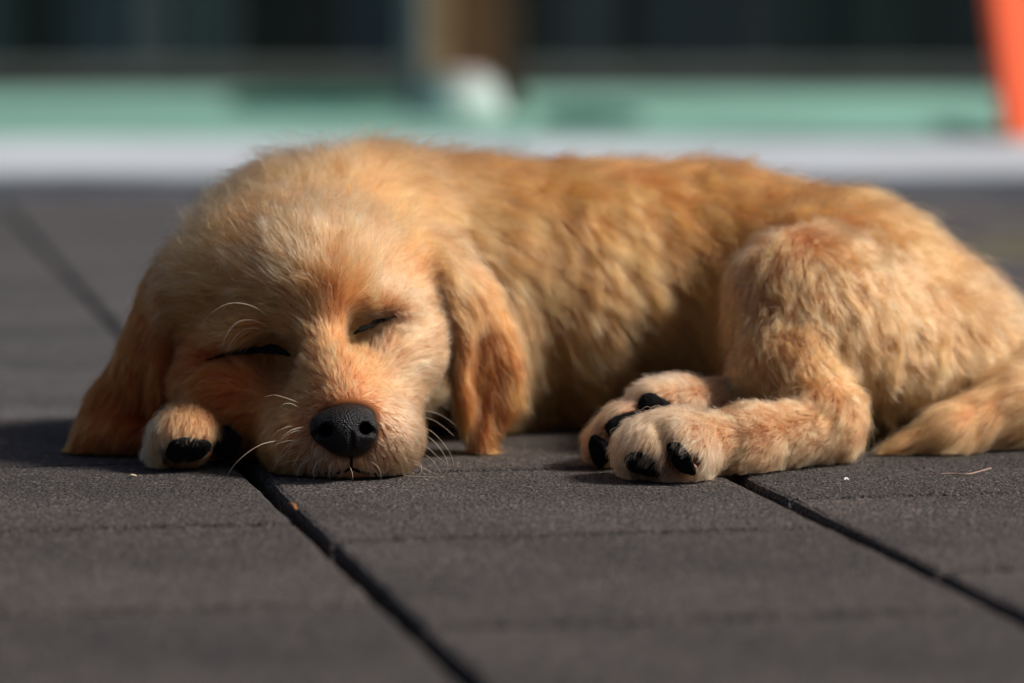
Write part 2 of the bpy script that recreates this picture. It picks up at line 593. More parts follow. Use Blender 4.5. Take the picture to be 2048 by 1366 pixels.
# muzzle, with the cheeks running into it
cone(P(642, 690, .060), R(92, .060), P(700, 842, .016), R(62, .016), k=.014, **HEAD, length=.0085, lift=20, col=TAN, curl=.05)
cone(P(530, 795, .085), R(105, .085), P(622, 880, .042), R(70, .042), k=.014, **HEAD, length=.0105, lift=18, col=RUST * .7 + GOLD * .3, curl=.1)
cone(P(764, 735, .080), R(86, .080), P(766, 872, .042), R(68, .042), k=.014, **HEAD, length=.0080, lift=16, col=PALE, curl=.1)
epx(762, 874, .026, 76, .022, 72, rot=(0, 10, 0), k=.014, flow='lip', length=.0062, lift=22, col=PALE, curl=.05)
epx(618, 882, .034, 80, .022, 70, rot=(0, 8, 0), k=.018, flow='lip', length=.0085, lift=24, col=GOLD, curl=.05)  # left flew: darker coat colour stands for its shaded side
epx(694, 905, .016, 56, .012, 30, k=.010, flow='lip', length=.0100, lift=26, col=CREAM, curl=.05)
epx(700, 932, .036, 105, .028, 28, k=.008, flow='lip', length=.0050, lift=16, col=TAN, curl=.05)
# ears
EARR = dict(flow=(.10, 0, -1), length=.0165, lift=17, col=RUST * .55 + GOLD * .45, curl=1.0)
epx(880, 570, .120, 58, .022, 80, rot=(0, -30, 0), k=.030, flow=(.35, 0, -.9), length=.017, lift=20, col=TAN, curl=.5)
epx(945, 655, .112, 66, .012, 95, rot=(0, -16, -20), k=.018, flow=(.2, 0, -.95), length=.016, lift=14, col=GOLD * .6 + RUST * .4, curl=.8)
epx(980, 742, .110, 62, .009, 88, rot=(0, -6, -22), k=.010, **EARR)
epx(968, 818, .107, 28, .006, 62, rot=(0, 0, -15), k=.010, **EARR)
epx(964, 872, .103, 11, .005, 36, rot=(0, -18, 0), k=.008, **EARR)
epx(928, 735, .098, 14, .008, 100, rot=(0, -3, 0), k=.006, **EARR)
epx(385, 745, .150, 70, .03, 100, k=.01, **EARR)
EARL = dict(flow=(-.45, 0, -.9), length=.0120, lift=12, col=RUST * .85, curl=.4)  # rust ear, its colour deepened for the shade of the head
epx(350, 595, .120, 62, .026, 80, rot=(0, 30, 0), k=.020, **EARL)
epx(288, 705, .112, 46, .016, 110, rot=(0, 22, 20), k=.008, **EARL)
epx(238, 815, .115, 62, .012, 90, rot=(0, 28, 15), k=.008, **EARL)
epx(320, 745, .100, 18, .010, 95, rot=(0, 4, 0), k=.008, **EARL)
epx(215, 862, .112, 62, .018, 34, rot=(0, -24, 0), k=.008, **EARL)
epx(162, 893, .112, 30, .010, 13, rot=(0, -28, 0), k=.008, **EARL)
epx(270, 870, .108, 80, .014, 34, k=.008, **EARL)
# tucked front leg and paw
FP = dict(flow=(-.1, -.6, -.6), length=.0080, lift=28, col=PALE * .35 + GOLD * .65, curl=.2)
chain([(560, 835, .13, 52), (420, 865, .075, 48)], k=.010, **FP)
epx(372, 868, .050, 62, .020, 56, rot=(0, -12, 0), k=.005, **FP)
epx(330, 893, .052, 32, .014, 42, rot=(0, 10, 0), k=.004, **FP)
epx(455, 876, .070, 42, .018, 44, rot=(0, 8, 0), k=.004, flow=(-.1, -.6, -.4), length=.004, lift=16, col=RUST, curl=.2)

CUTS = []


def cut(a, ra, b, rb, k=.006):
    p = Prim(); p.kind = 'c'; p.a = np.array(a); p.b = np.array(b); p.ra, p.rb, p.k = ra, rb, k
    p.lo = np.minimum(p.a - ra, p.b - rb); p.hi = np.maximum(p.a + ra, p.b + rb)
    CUTS.append(p)


def smin(a, b, k):
    h = np.maximum(k - np.abs(a - b), 0) / k
    return np.minimum(a, b) - h * h * k * 0.25


def full_sdf(q):
    d = np.full(q.shape[:-1], 9.0)
    for p in PRIMS: d = smin(d, sd(p, q), p.k)
    for p in CUTS: d = -smin(-d, sd(p, q), p.k)
    return d


def hit(px, py, y0=-0.06, y1=0.35):
    """First point of the skin under photo pixel (px, py)."""
    ys = np.linspace(y0, y1, 700)
    q = np.array([P(px, py, y) for y in ys])
    d = full_sdf(q)
    i = np.argmax(d < 0) if (d < 0).any() else int(np.argmin(d))
    return q[i]


# eye folds and the gap between the lips are pressed into the surface
EYE_L = [(412, 718), (455, 709), (500, 703), (543, 700), (574, 711)]
EYE_R = [(714, 667), (736, 655), (762, 643), (794, 634)]
eyeL3 = [hit(*e) for e in EYE_L]
eyeR3 = [hit(*e) for e in EYE_R]
for a, b in zip(eyeL3[:-1], eyeL3[1:]): cut(a, .0026, b, .0032, .006)
for a, b in zip(eyeR3[:-1], eyeR3[1:]): cut(a, .0024, b, .0020, .005)

cut(hit(552, 706) + np.array((0, -.002, 0)), .0060, hit(575, 715) + np.array((0, -.003, 0)), .0040, .016)
cut(hit(724, 668) + np.array((0, -.002, 0)), .0045, hit(716, 680) + np.array((0, -.003, 0)), .0030, .014)
tc_ = [hit(x, y) for x, y in ((1318, 846), (1328, 872), (1342, 902), (1350, 940))]
for a, b in zip(tc_[:-1], tc_[1:]): cut(a, .0016, b, .0022, .005)
H = 0.0022
LO = np.array((-0.235, -0.035, -0.012)); HI = np.array((0.285, 0.335, 0.178))
NX, NY, NZ = [int(v) for v in np.ceil((HI - LO) / H)]
gx = LO[0] + H * np.arange(NX); gy = LO[1] + H * np.arange(NY); gz = LO[2] + H * np.arange(NZ)


def sdf_grid(prims, cuts, lo, h, n):
    f = np.full(n, 0.05, np.float32)
    ax = [lo[i] + h * np.arange(n[i]) for i in range(3)]
    for lst, sign in ((prims, 1), (cuts, -1)):
        for p in lst:
            m = p.k + 0.012
            i0 = np.maximum(np.floor((p.lo - m - lo) / h).astype(int), 0)
            i1 = np.minimum(np.ceil((p.hi + m - lo) / h).astype(int) + 1, n)
            if (i1 <= i0).any(): continue
            q = np.stack(np.meshgrid(*[ax[i][i0[i]:i1[i]] for i in range(3)], indexing='ij'), -1)
            s = tuple(slice(i0[i], i1[i]) for i in range(3))
            d = sd(p, q)
            f[s] = smin(f[s], d, p.k) if sign > 0 else -smin(-f[s], d, p.k)
    return f


def surface_nets(f, lo, h):
    ins = f < 0
    nx, ny, nz = f.shape
    cs = (nx - 1, ny - 1, nz - 1)
    acc = np.zeros(cs + (3,), np.float32); cnt = np.zeros(cs, np.float32)
    cor = [(i, j, k) for i in (0, 1) for j in (0, 1) for k in (0, 1)]

    def sub(a, c):
        return a[c[0]:c[0] + cs[0], c[1]:c[1] + cs[1], c[2]:c[2] + cs[2]]
    for a in cor:
        for ax in range(3):
            if a[ax] == 1: continue
            b = list(a); b[ax] = 1
            fa, fb = sub(f, a), sub(f, b)
            x = sub(ins, a) != sub(ins, b)
            t = np.where(x, fa / np.where(x, fa - fb, 1), 0)
            for d in range(3):
                acc[..., d] += np.where(x, a[d] + (t if d == ax else 0), 0)
            cnt += x
    act = cnt > 0
    idx = -np.ones(cs, np.int64)
    idx[act] = np.arange(act.sum())
    ijk = np.argwhere(act)
    v = lo + h * (ijk + acc[act] / cnt[act][:, None])
    quads = []
    for ax in range(3):
        o1, o2 = [(1, 2), (2, 0), (0, 1)][ax]
        s0 = [slice(1, -1)] * 3; s0[ax] = slice(0, -1)
        s1 = [slice(1, -1)] * 3; s1[ax] = slice(1, None)
        A, B = ins[tuple(s0)], ins[tuple(s1)]
        for sgn in (0, 1):
            e = np.argwhere((A & ~B) if sgn == 0 else (~A & B))
            off = np.ones(3, int); off[ax] = 0
            e = e + off
            def cell(d1, d2):
                c = e.copy(); c[:, o1] -= d1; c[:, o2] -= d2
                return idx[c[:, 0], c[:, 1], c[:, 2]]
            q = np.stack([cell(1, 1), cell(0, 1), cell(0, 0), cell(1, 0)], 1)
            if sgn: q = q[:, ::-1]
            quads.append(q)
    return v, np.concatenate(quads)


FG = sdf_grid(PRIMS, CUTS, LO, H, (NX, NY, NZ))
FG = np.maximum(FG, (0.0006 - gz)[None, None, :].astype(np.float32))      # rests flat on the paving
V, Q = surface_nets(FG, LO, H)
# Laplacian smoothing
nb = np.concatenate([Q[:, [0, 1]], Q[:, [1, 2]], Q[:, [2, 3]], Q[:, [3, 0]]])
deg = np.bincount(nb.ravel(), minlength=len(V))[:, None]
for _ in range(2):
    s = np.zeros_like(V)
    for d in range(3):
        s[:, d] = np.bincount(nb[:, 0], V[nb[:, 1], d], len(V)) + np.bincount(nb[:, 1], V[nb[:, 0], d], len(V))
    V = V * .5 + .5 * s / deg


def trilin(f, q):
    u = (q - LO) / H
    i = np.clip(np.floor(u).astype(int), 0, np.array(f.shape[:3]) - 2)
    t = np.clip(u - i, 0, 1)
    r = 0
    for a in (0, 1):
        for b in (0, 1):
            for c in (0, 1):
                w = (t[:, 0] if a else 1 - t[:, 0]) * (t[:, 1] if b else 1 - t[:, 1]) * (t[:, 2] if c else 1 - t[:, 2])
                g_ = f[i[:, 0] + a, i[:, 1] + b, i[:, 2] + c]
                r = r + (w[:, None] * g_ if g_.ndim > 1 else w * g_)
    return r


GRAD = np.stack(np.gradient(FG, H), -1).astype(np.float32)


def normals(q):
    n = trilin(GRAD, q)
    return n / (np.linalg.norm(n, axis=1, keepdims=True) + 1e-9)


# ---- attributes at the vertices, blended from the primitives
VN = normals(V)
D = np.stack([sd(p, V) for p in PRIMS], 1)
Wt = np.exp(-(D - D.min(1, keepdims=True)) / 0.0035)
Wt /= Wt.sum(1, keepdims=True)
a_len = Wt @ np.array([p.at['length'] for p in PRIMS])
a_lift = Wt @ np.array([p.at['lift'] for p in PRIMS])
a_curl = Wt @ np.array([p.at['curl'] for p in PRIMS])
a_col = Wt @ np.array([p.at['col'] for p in PRIMS])
flow = np.zeros_like(V)
rad = V - NOSE
rad /= np.linalg.norm(rad, axis=1, keepdims=True) + 1e-9
lip = V - P(697, 840, .004)
lip = lip / (np.linalg.norm(lip, axis=1, keepdims=True) + 1e-9) + np.array((0, 0, -.7))
for i, p in enumerate(PRIMS):
    fl = p.at['flow']
    if isinstance(fl, str): fl = rad if fl == 'nose' else lip
    else: fl = np.array(fl)[None, :] / np.linalg.norm(fl)
    flow += Wt[:, i:i + 1] * fl


def seg_dist(q, pts):
    d = np.full(len(q), 9.0)
    for a, b in zip(pts[:-1], pts[1:]):
        ba = b - a
        t = np.clip(((q - a) @ ba) / ba.dot(ba), 0, 1)
        d = np.minimum(d, np.linalg.norm(q - a - t[:, None] * ba, axis=1))
    return d


# ------------------------------------------------------------------ body mesh
def skin_mat():
    m, nt, b = node_mat('puppy_skin')
    at = nodes_add(nt, 'ShaderNodeAttribute', attribute_name='coat')
    nt.links.new(at.outputs['Color'], b.inputs['Base Color'])
    b.inputs['Roughness'].default_value = 0.9
    b.inputs['Specular IOR Level'].default_value = 0.1
    return m


puppy = empty('puppy', (0.02, 0.12, 0.0))
tag(puppy, 'golden retriever puppy asleep on dark rubber pavers, chin on the ground', 'puppy')
me = bpy.data.meshes.new('body')
me.vertices.add(len(V)); me.vertices.foreach_set('co', (V - np.array(puppy.location)).astype(np.float32).ravel())
me.loops.add(len(Q) * 4); me.loops.foreach_set('vertex_index', Q.ravel().astype(np.int32))
me.polygons.add(len(Q)); me.polygons.foreach_set('loop_start', np.arange(0, len(Q) * 4, 4, dtype=np.int32))
me.update(calc_edges=True)
me.polygons.foreach_set('use_smooth', np.ones(len(Q), bool))
body = bpy.data.objects.new('body', me); COL.objects.link(body); body.parent = puppy
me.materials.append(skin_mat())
OFF = np.array(puppy.location)

# ------------------------------------------------------------------ nose, lids, lip, pads
def net_part(name, prims, cuts, h, mat, parent, pad=.004):
    lo = np.min([p.lo for p in prims], 0) - pad
    hi = np.max([p.hi for p in prims], 0) + pad
    n = tuple(int(v) for v in np.ceil((hi - lo) / h))
    f = sdf_grid(prims, cuts, lo, h, n)
    v, q = surface_nets(f, lo, h)
    e = np.concatenate([q[:, [0, 1]], q[:, [1, 2]], q[:, [2, 3]], q[:, [3, 0]]])
    dg = np.bincount(e.ravel(), minlength=len(v))[:, None]
    s = np.zeros_like(v)
    for d in range(3):
        s[:, d] = np.bincount(e[:, 0], v[e[:, 1], d], len(v)) + np.bincount(e[:, 1], v[e[:, 0], d], len(v))
    v = v * .5 + .5 * s / dg
    return mesh_obj(name, v - OFF, q, mat, parent, smooth=True)


def nose_mat():
    m, nt, b = node_mat('nose_leather')
    b.inputs['Base Color'].default_value = (0.012, 0.010, 0.013, 1)
    b.inputs['Roughness'].default_value = 0.5
    b.inputs['Specular IOR Level'].default_value = 0.27
    tc = nt.nodes.new('ShaderNodeTexCoord')
    vo = nodes_add(nt, 'ShaderNodeTexVoronoi', Scale=1300.0)
    vo.feature = 'F1'
    nt.links.new(tc.outputs['Object'], vo.inputs['Vector'])
    bp = nodes_add(nt, 'ShaderNodeBump', Strength=0.9, Distance=0.0005)
    bp.invert = True
    nt.links.new(vo.outputs['Distance'], bp.inputs['Height'])
    nt.links.new(bp.outputs[0], b.inputs['Normal'])
    nt.links.new(ramp(nt, vo.outputs['Distance'], [(0.0, (0.011, 0.0085, 0.011)), (0.6, (0.003, 0.0026, 0.003))]), b.inputs['Base Color'])
    return m


M_NOSE = nose_mat()
M_PAD = plain_mat('paw_pad_leather', (0.010, 0.009, 0.009), 0.9, (420.0, 0.6), 1.0, 0.08)
M_LID = plain_mat('dark_eyelid', (0.006, 0.005, 0.004), 0.9, (500.0, 0.3), 0.3, 0.1)
SAVE = PRIMS
PRIMS = []
NY0 = 0.004
epx(687, 843, NY0, 63, .0122, 33, rot=(0, -9, 14), k=.006)
epx(691, 862, NY0 - .001, 55, .0112, 32, rot=(0, -6, 12), k=.006)
epx(699, 880, NY0 - .001, 44, .0110, 31, k=.007)
epx(733, 862, NY0 - .003, 19, .0085, 22, k=.004)
epx(646, 858, NY0 - .001, 24, .0090, 24, k=.004)
NOSEP = PRIMS
PRIMS = []


def tmp_cone(a, ra, b, rb, k):
    p = cone(a, ra, b, rb, k=k)
    return p


tmp_cone(P(727, 859, NY0 - .018), .0027, P(733, 856, NY0), .0024, .0018)
tmp_cone(P(733, 857, NY0 - .014), .0020, P(753, 868, NY0 - .006), .0011, .0018)
tmp_cone(P(654, 862, NY0 - .018), .0030, P(650, 859, NY0), .0026, .0018)
tmp_cone(P(648, 862, NY0 - .014), .0021, P(622, 876, NY0 - .004), .0012, .0018)
tmp_cone(P(703, 868, NY0 - .0138), .0008, P(703, 918, NY0 - .0115), .0011, .0014)
NOSEC = PRIMS
PRIMS = SAVE
nose = net_part('nose', NOSEP, NOSEC, .00045, M_NOSE, puppy)


def tube(pts, radii, mat, name, parent, n=8, flat=None):
    """Tapered tube through pts (3-D), each with its radius; flat = (normals, factor) squashes it onto a surface."""
    pts = np.array(pts, float); m = len(pts)
    v = []
    for i in range(m):
        t = pts[min(i + 1, m - 1)] - pts[max(i - 1, 0)]
        t /= np.linalg.norm(t) + 1e-12
        if flat is not None:
            u = flat[0][i] - t * t.dot(flat[0][i])
        else:
            u = np.cross(t, (0.31, 0.2, 0.93))
        u /= np.linalg.norm(u) + 1e-12
        w = np.cross(t, u)
        fu = flat[1] if flat is not None else 1.0
        for k in range(n):
            a = 2 * math.pi * k / n
            v.append(pts[i] + radii[i] * (w * math.cos(a) + fu * u * math.sin(a)))
    f = [(i * n + k, i * n + (k + 1) % n, (i + 1) * n + (k + 1) % n, (i + 1) * n + k) for i in range(m - 1) for k in range(n)]
    f += [tuple(range(n))[::-1], tuple((m - 1) * n + k for k in range(n))]
    return mesh_obj(name, np.array(v) - OFF, f, mat, parent, smooth=True)


def spline(pts, n):
    """Catmull-Rom resampling of a list of points."""
    p = np.array(pts, float)
    p = np.vstack([2 * p[0] - p[1], p, 2 * p[-1] - p[-2]])
    out = []
    segs = len(p) - 3
    for s in np.linspace(0, segs - 1e-6, n):
        i = int(s); t = s - i
        a, b, c, d = p[i:i + 4]
        out.append(.5 * (2 * b + (c - a) * t + (2 * a - 5 * b + 4 * c - d) * t * t + (3 * b - a - 3 * c + d) * t ** 3))
    return np.array(out)


def surf_strip(px_pts, r_px, mat, name, flat=.45, n=16, lift=0.0):
    q = spline([(x, y, r) for (x, y), r in zip(px_pts, r_px)], n)
    p3 = np.array([hit(x, y) for x, y, r in q])
    nn = normals(p3)
    p3 = p3 + nn * lift
    rr = [max(r, .6) * (DIST + p[1]) / F for (x, y, r), p in zip(q, p3)]
    o = tube(p3, rr, mat, name, puppy, n=10, flat=(nn, flat))
    return p3


EYE_CUTS = CUTS
CUTS = []                                  # lids lie level with the uncut surface, filling the fold
lidL = surf_strip(EYE_L, [2, 4.5, 8, 13, 8], M_LID, 'eyelid', n=22, lift=-.0007)
lidR = surf_strip(EYE_R, [7, 11, 5.5, 2], M_LID, 'eyelid', lift=-.0007)
CUTS = EYE_CUTS
lipP = surf_strip([(616, 940), (652, 946), (686, 943), (703, 936), (722, 943), (760, 947), (802, 945)], [1.5, 2.5, 3, 3, 3, 2.5, 1.5], M_LID, 'lip', flat=.6, n=24, lift=.0004)
phil = surf_strip([(703, 912), (703, 922), (703, 934), (703, 944)], [3, 3, 2.5, 2.5], M_LID, 'philtrum', flat=.7, n=8)

PADS = [  # px, py, half-length, half-width (px), turn (deg, screen), bulge
    (1290, 930, 45, 26, -12, .30), (1364, 918, 42, 25, -38, .28),
    (1308, 810, 34, 23, -8, .5), (1250, 846, 44, 21, 26, .5), (1202, 902, 26, 34, 10, .4),
    (377, 898, 48, 32, -8, .3), (452, 882, 32, 36, 20, .3), (328, 912, 14, 22, 0, .4)]
pad3 = []
for (x, y, a, b, turn, bulge) in PADS:
    c = hit(x, y)
    nrm = normals(c[None])[0]
    t = math.radians(turn)
    ux = P(x + 60 * math.cos(t), y - 60 * math.sin(t), c[1]) - c
    ux -= nrm * ux.dot(nrm); ux /= np.linalg.norm(ux)
    uy = np.cross(nrm, ux)
    A, B = R(a, c[1]), R(b, c[1])
    v, f = [], []
    NU, NV = 20, 9
    for j in range(NV + 1):
        th = math.pi * j / NV
        for k in range(NU):
            ph = 2 * math.pi * k / NU
            cx_, cy_ = math.cos(ph) * math.sin(th), math.sin(ph) * math.sin(th)
            egg = 1 - .22 * cx_ + .07 * math.sin(3 * ph + x) + .05 * math.sin(5 * ph + y)
            z_ = math.cos(th)
            z_ = (abs(z_) ** .8) * (1 if z_ > 0 else -1)
            v.append(c + nrm * B * .06 + ux * A * cx_ * (1 + .05 * math.sin(4 * ph + y)) + uy * B * cy_ * egg + nrm * B * bulge * z_)
    f = [(j * NU + k, (j + 1) * NU + k, (j + 1) * NU + (k + 1) % NU, j * NU + (k + 1) % NU) for j in range(NV) for k in range(NU)]
    o = mesh_obj('paw_pad', np.array(v) - OFF, f, M_PAD, puppy, smooth=True)
    pad3.append((c, ux, uy, nrm, A, B))

# ------------------------------------------------------------------ fur
def vnoise(q, scale, seed):
    """Smooth value noise in -1..1, three channels."""
    r = np.random.default_rng(seed)
    T = r.uniform(-1, 1, (32, 32, 32, 3)).astype(np.float32)
    u = q / scale + 100.0
    i = np.floor(u).astype(int); t = u - i
    t = t * t * (3 - 2 * t)
    out = 0
    for a in (0, 1):
        for b in (0, 1):
            for c in (0, 1):
                w = (t[:, 0] if a else 1 - t[:, 0]) * (t[:, 1] if b else 1 - t[:, 1]) * (t[:, 2] if c else 1 - t[:, 2])
                out = out + w[:, None] * T[(i[:, 0] + a) % 32, (i[:, 1] + b) % 32, (i[:, 2] + c) % 32]
    return out


# hair parts away from the lid creases
def seg_near(q, pts):
    d = np.full(len(q), 9.0); best = np.zeros_like(q)
    for a, b in zip(pts[:-1], pts[1:]):
        ba = b - a
        t = np.clip(((q - a) @ ba) / (ba.dot(ba) + 1e-12), 0, 1)
        c = a + t[:, None] * ba
        dd = np.linalg.norm(q - c, axis=1)
        m = dd < d
        d[m] = dd[m]; best[m] = c[m]
    return d, best


flow = flow / (np.linalg.norm(flow, axis=1, keepdims=True) + 1e-9)
for lid in (lidL, lidR):
    dd, bb = seg_near(V, lid)
    aw = V - bb
    aw /= np.linalg.norm(aw, axis=1, keepdims=True) + 1e-9
    flow = flow + aw * (2.2 * np.exp(-(dd / .0055) ** 2))[:, None]
# density per vertex
dens = np.clip(.0125 / a_len, .75, 2.6)
camv = np.array((0, -DIST, CAM_H)) - V
camv /= np.linalg.norm(camv, axis=1, keepdims=True)
facing = (VN * camv).sum(1)
dens *= np.where(facing > -.25, 1.0, .35)
dens[(V[:, 2] < .0025) & (VN[:, 2] < -.3)] = 0
# shorter on the bridge and around the lids, none under the leather
dN = full_nose = np.min([sd(p, V) for p in NOSEP], 0)
a_len *= np.clip(.30 + dN / .020, .30, 1.0)
dens[dN < .0012] = 0
dE = np.minimum(seg_dist(V, lidL), seg_dist(V, lidR))
a_len *= np.clip(.16 + dE / .009, .16, 1.0)
dLip = seg_dist(V, lipP)
dens[(seg_dist(V, phil) < .0011) | (dLip < .0009)] = 0
radL = np.interp(np.arange(len(lidL)), [0, 5, 11, 16, 21], [.0005, .0010, .0017, .0027, .0016])
for P3, rr in ((lidL, radL), (lidR, np.interp(np.arange(len(lidR)), [0, 5, 10, 15], [.0014, .0023, .0011, .0004]))):
    for c_, r_ in zip(P3, rr):
        dens[np.linalg.norm(V - c_, axis=1) < r_ * 1.15] = 0
# dark pigment round the lids and the lip, as on the breed
pig = np.clip(np.exp(-(dE / .0017) ** 2) + .9 * np.exp(-(np.linalg.norm(V - hit(545, 704), axis=1) / .0068) ** 2), 0, 1)[:, None]
a_col = a_col * (1 - .85 * pig) + lin(40, 24, 16) * .85 * pig
b_up = 14
for (c, ux, uy, nrm, A, B) in pad3:
    l = V - c
    e = np.sqrt((l @ ux / A) ** 2 + (l @ uy / B) ** 2)
    pg = (np.clip(1.75 - e, 0, 1) * (np.abs(l @ nrm) < .009) * (l @ np.array((0, 0, 1.0)) < R(b_up, c[1])))[:, None] * .8
    a_col = a_col * (1 - pg) + lin(38, 24, 17) * pg
    dens[(e < .88) & (np.abs(l @ nrm) < .008)] = 0
mot = vnoise(V, .028, 3)[:, 0] * .6 + vnoise(V, .011, 4)[:, 0] * .4
headw = np.clip((V[:, 0] - P(960, 600, .1)[0]) / .03, 0, 1)
mixr = (np.clip(mot * .30, 0, .3) * (.35 + .65 * headw))[:, None]
a_col = a_col * (1 - mixr) + RUST * mixr

TRI = np.concatenate([Q[:, [0, 1, 2]], Q[:, [0, 2, 3]]])
e1 = V[TRI[:, 1]] - V[TRI[:, 0]]; e2 = V[TRI[:, 2]] - V[TRI[:, 0]]
area = .5 * np.linalg.norm(np.cross(e1, e2), axis=1)


def sample(n):
    w = area * dens[TRI].mean(1)
    w[(dens[TRI] == 0).any(1)] = 0
    t = rng.choice(len(TRI), n, p=w / w.sum())
    u = rng.random((n, 2)); fl = u.sum(1) > 1; u[fl] = 1 - u[fl]
    bc = np.column_stack([1 - u.sum(1), u])[:, :, None]
    tri = TRI[t]

    def ip(a):
        a = a if a.ndim > 1 else a[:, None]
        return (a[tri] * bc).sum(1)
    return dict(p=ip(V), f=ip(flow), L=ip(a_len)[:, 0], lift=ip(a_lift)[:, 0], curl=ip(a_curl)[:, 0], col=ip(a_col))


K = 7


def grow(s, wild):
    p = s['p'].copy(); n = normals(p)
    m = len(p)
    f = s['f'] / (np.linalg.norm(s['f'], axis=1, keepdims=True) + 1e-6) + vnoise(p, .016, 7) * .30 * (0.4 + s['curl'])[:, None] + vnoise(p, .006, 8) * .22 * (.4 + s['curl'])[:, None]
    t = f - n * (f * n).sum(1, keepdims=True)
    t /= np.linalg.norm(t, axis=1, keepdims=True) + 1e-6
    fly = rng.random(m) < np.where(s['L'] > .017, .09, .05)
    lift = np.radians(np.minimum(s['lift'] * rng.uniform(.6, 1.5, m) * np.where(fly, 2.0, 1.0), 75))[:, None]
    d = t * np.cos(lift) + n * np.sin(lift) + rng.normal(0, wild, (m, 3))
    d /= np.linalg.norm(d, axis=1, keepdims=True)
    L = (s['L'] * rng.uniform(.65, 1.25, m) * np.where(fly, 1.2, 1.0))[:, None]
    out = [p]
    rnd = rng.normal(0, 1, (m, 3))
    for k in range(1, K):
        p = p + d * L / (K - 1)
        nn = normals(p)
        dist = trilin(FG, p)
        need = (L[:, 0] * .035 * k / (K - 1) + .00015) - dist
        p = p + nn * np.clip(need, 0, None)[:, None]
        p[:, 2] = np.maximum(p[:, 2], .0009)
        wv = (vnoise(p, .0075, 21) * .6 + vnoise(p, .0035, 22) * .5) * (s['curl'] * .42)[:, None]
        tt = d - nn * (d * nn).sum(1, keepdims=True) * .30
        d = tt + wv + rnd * wild * .5 + np.array((0, 0, -.08))
        d /= np.linalg.norm(d, axis=1, keepdims=True)
        out.append(p)
    return np.stack(out, 1), n


def nearest(src, sn, q, qn):
    kd = kdtree.KDTree(len(src))
    for i, c in enumerate(src + sn * .004): kd.insert(c, i)
    kd.balance()
    return np.fromiter((kd.find(c)[1] for c in (q + qn * .004)), int, len(q))


N_HAIR = 560000
g2 = sample(8000); P2, n2 = grow(g2, .10)
g1 = sample(36000); P1, n1 = grow(g1, .10)
T_ = np.linspace(0, 1, K)[None, :, None]
i2 = nearest(g2['p'], n2, g1['p'], n1)
off = P2[i2] - P1
far = np.linalg.norm(off[:, 0], axis=1)
w2 = np.clip(1.3 - far / .006, 0, 1) * np.where(g1['curl'] < .2, .55, .20)
P1 = P1 + off * (w2[:, None, None] * T_ ** 1.4)
tone2 = np.exp(rng.normal(0, .11, len(P2)))
tone1 = np.exp(rng.normal(0, .21, len(P1))) * tone2[i2]
h = sample(N_HAIR); PH, nh = grow(h, .14)
i1 = nearest(g1['p'], n1, h['p'], nh)
off = P1[i1] - PH
far = np.linalg.norm(off[:, 0], axis=1)
cl = (rng.uniform(.40, .88, len(P1)) * (1 - .40 * np.clip(g1['curl'], 0, 1)) * np.where(g1['L'] > .0215, .70, 1.0))[i1]
w1 = np.clip(1.4 - far / .006, 0, 1) * cl
PH = PH + off * (w1[:, None, None] * T_ ** 1.1)
# keep every hair outside the skin and above the paving
for k in range(1, K):
    q = PH[:, k]
    nn = normals(q); dd = trilin(FG, q)
    q += nn * np.clip(.0002 - dd, 0, None)[:, None]
    q[:, 2] = np.maximum(q[:, 2], .0008)
# tufts that hang over the upper rim of each pad and stand out between them
tp, tc = [], []
for ip_, (c, ux, uy, nrm, A, B) in enumerate(pad3):
    m = 300 if ip_ in (0, 1, 5) else 340
    ph = rng.uniform(0, 2 * math.pi, m)
    e = rng.uniform(.95, 1.3, m)
    root = c + ux * (A * e * np.cos(ph))[:, None] + uy * (B * e * np.sin(ph))[:, None]
    for _ in range(3):
        root = root - normals(root) * trilin(FG, root)[:, None]
    out_ = (root - c); out_ = out_ / (np.linalg.norm(out_, axis=1, keepdims=True) + 1e-9)
    up = out_[:, 2]
    nn = normals(root)
    d = np.where((up > -.25)[:, None], -out_ * .75 + np.array((0, -.2, -.55)), out_ * .9 + np.array((0, -.1, -.4))) + nn * .45 + rng.normal(0, .22, (m, 3))
    d /= np.linalg.norm(d, axis=1, keepdims=True)
    L = np.where(up > -.25, rng.uniform(.0016, .0042, m), rng.uniform(.002, .0045, m))[:, None]
    q = [root]
    for k in range(1, K):
        root = root + d * L / (K - 1)
        d = d + np.array((0, 0, -.12)); d /= np.linalg.norm(d, axis=1, keepdims=True)
        root = root.copy(); root[:, 2] = np.maximum(root[:, 2], .0008)
        q.append(root)
    tp.append(np.stack(q, 1))
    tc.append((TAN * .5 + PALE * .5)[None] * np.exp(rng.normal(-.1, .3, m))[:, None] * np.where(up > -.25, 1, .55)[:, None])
for lid, sx in ((lidL, -.5), (lidR, .35)):                # short dark lashes along the closed lids
    m = 110
    root = lid[rng.integers(2, len(lid) - 1, m)] + rng.normal(0, .0004, (m, 3))
    d = np.array((sx, -.75, -.35)) + rng.normal(0, .28, (m, 3))
    d /= np.linalg.norm(d, axis=1, keepdims=True)
    L = rng.uniform(.0012, .0034, m)[:, None]
    q = [root]
    for k in range(1, K):
        root = root + d * L / (K - 1); d = d + np.array((sx * .1, 0, -.05)); d /= np.linalg.norm(d, axis=1, keepdims=True)
        q.append(root)
    tp.append(np.stack(q, 1)); tc.append(np.tile(lin(34, 20, 12), (m, 1)))
TUFT, TUFTC = np.concatenate(tp), np.clip(np.concatenate(tc), .003, .9)
colr = h['col'] * (tone1[i1] * np.exp(rng.normal(0, .18, N_HAIR)))[:, None]
colr = np.clip(colr, .003, .93)

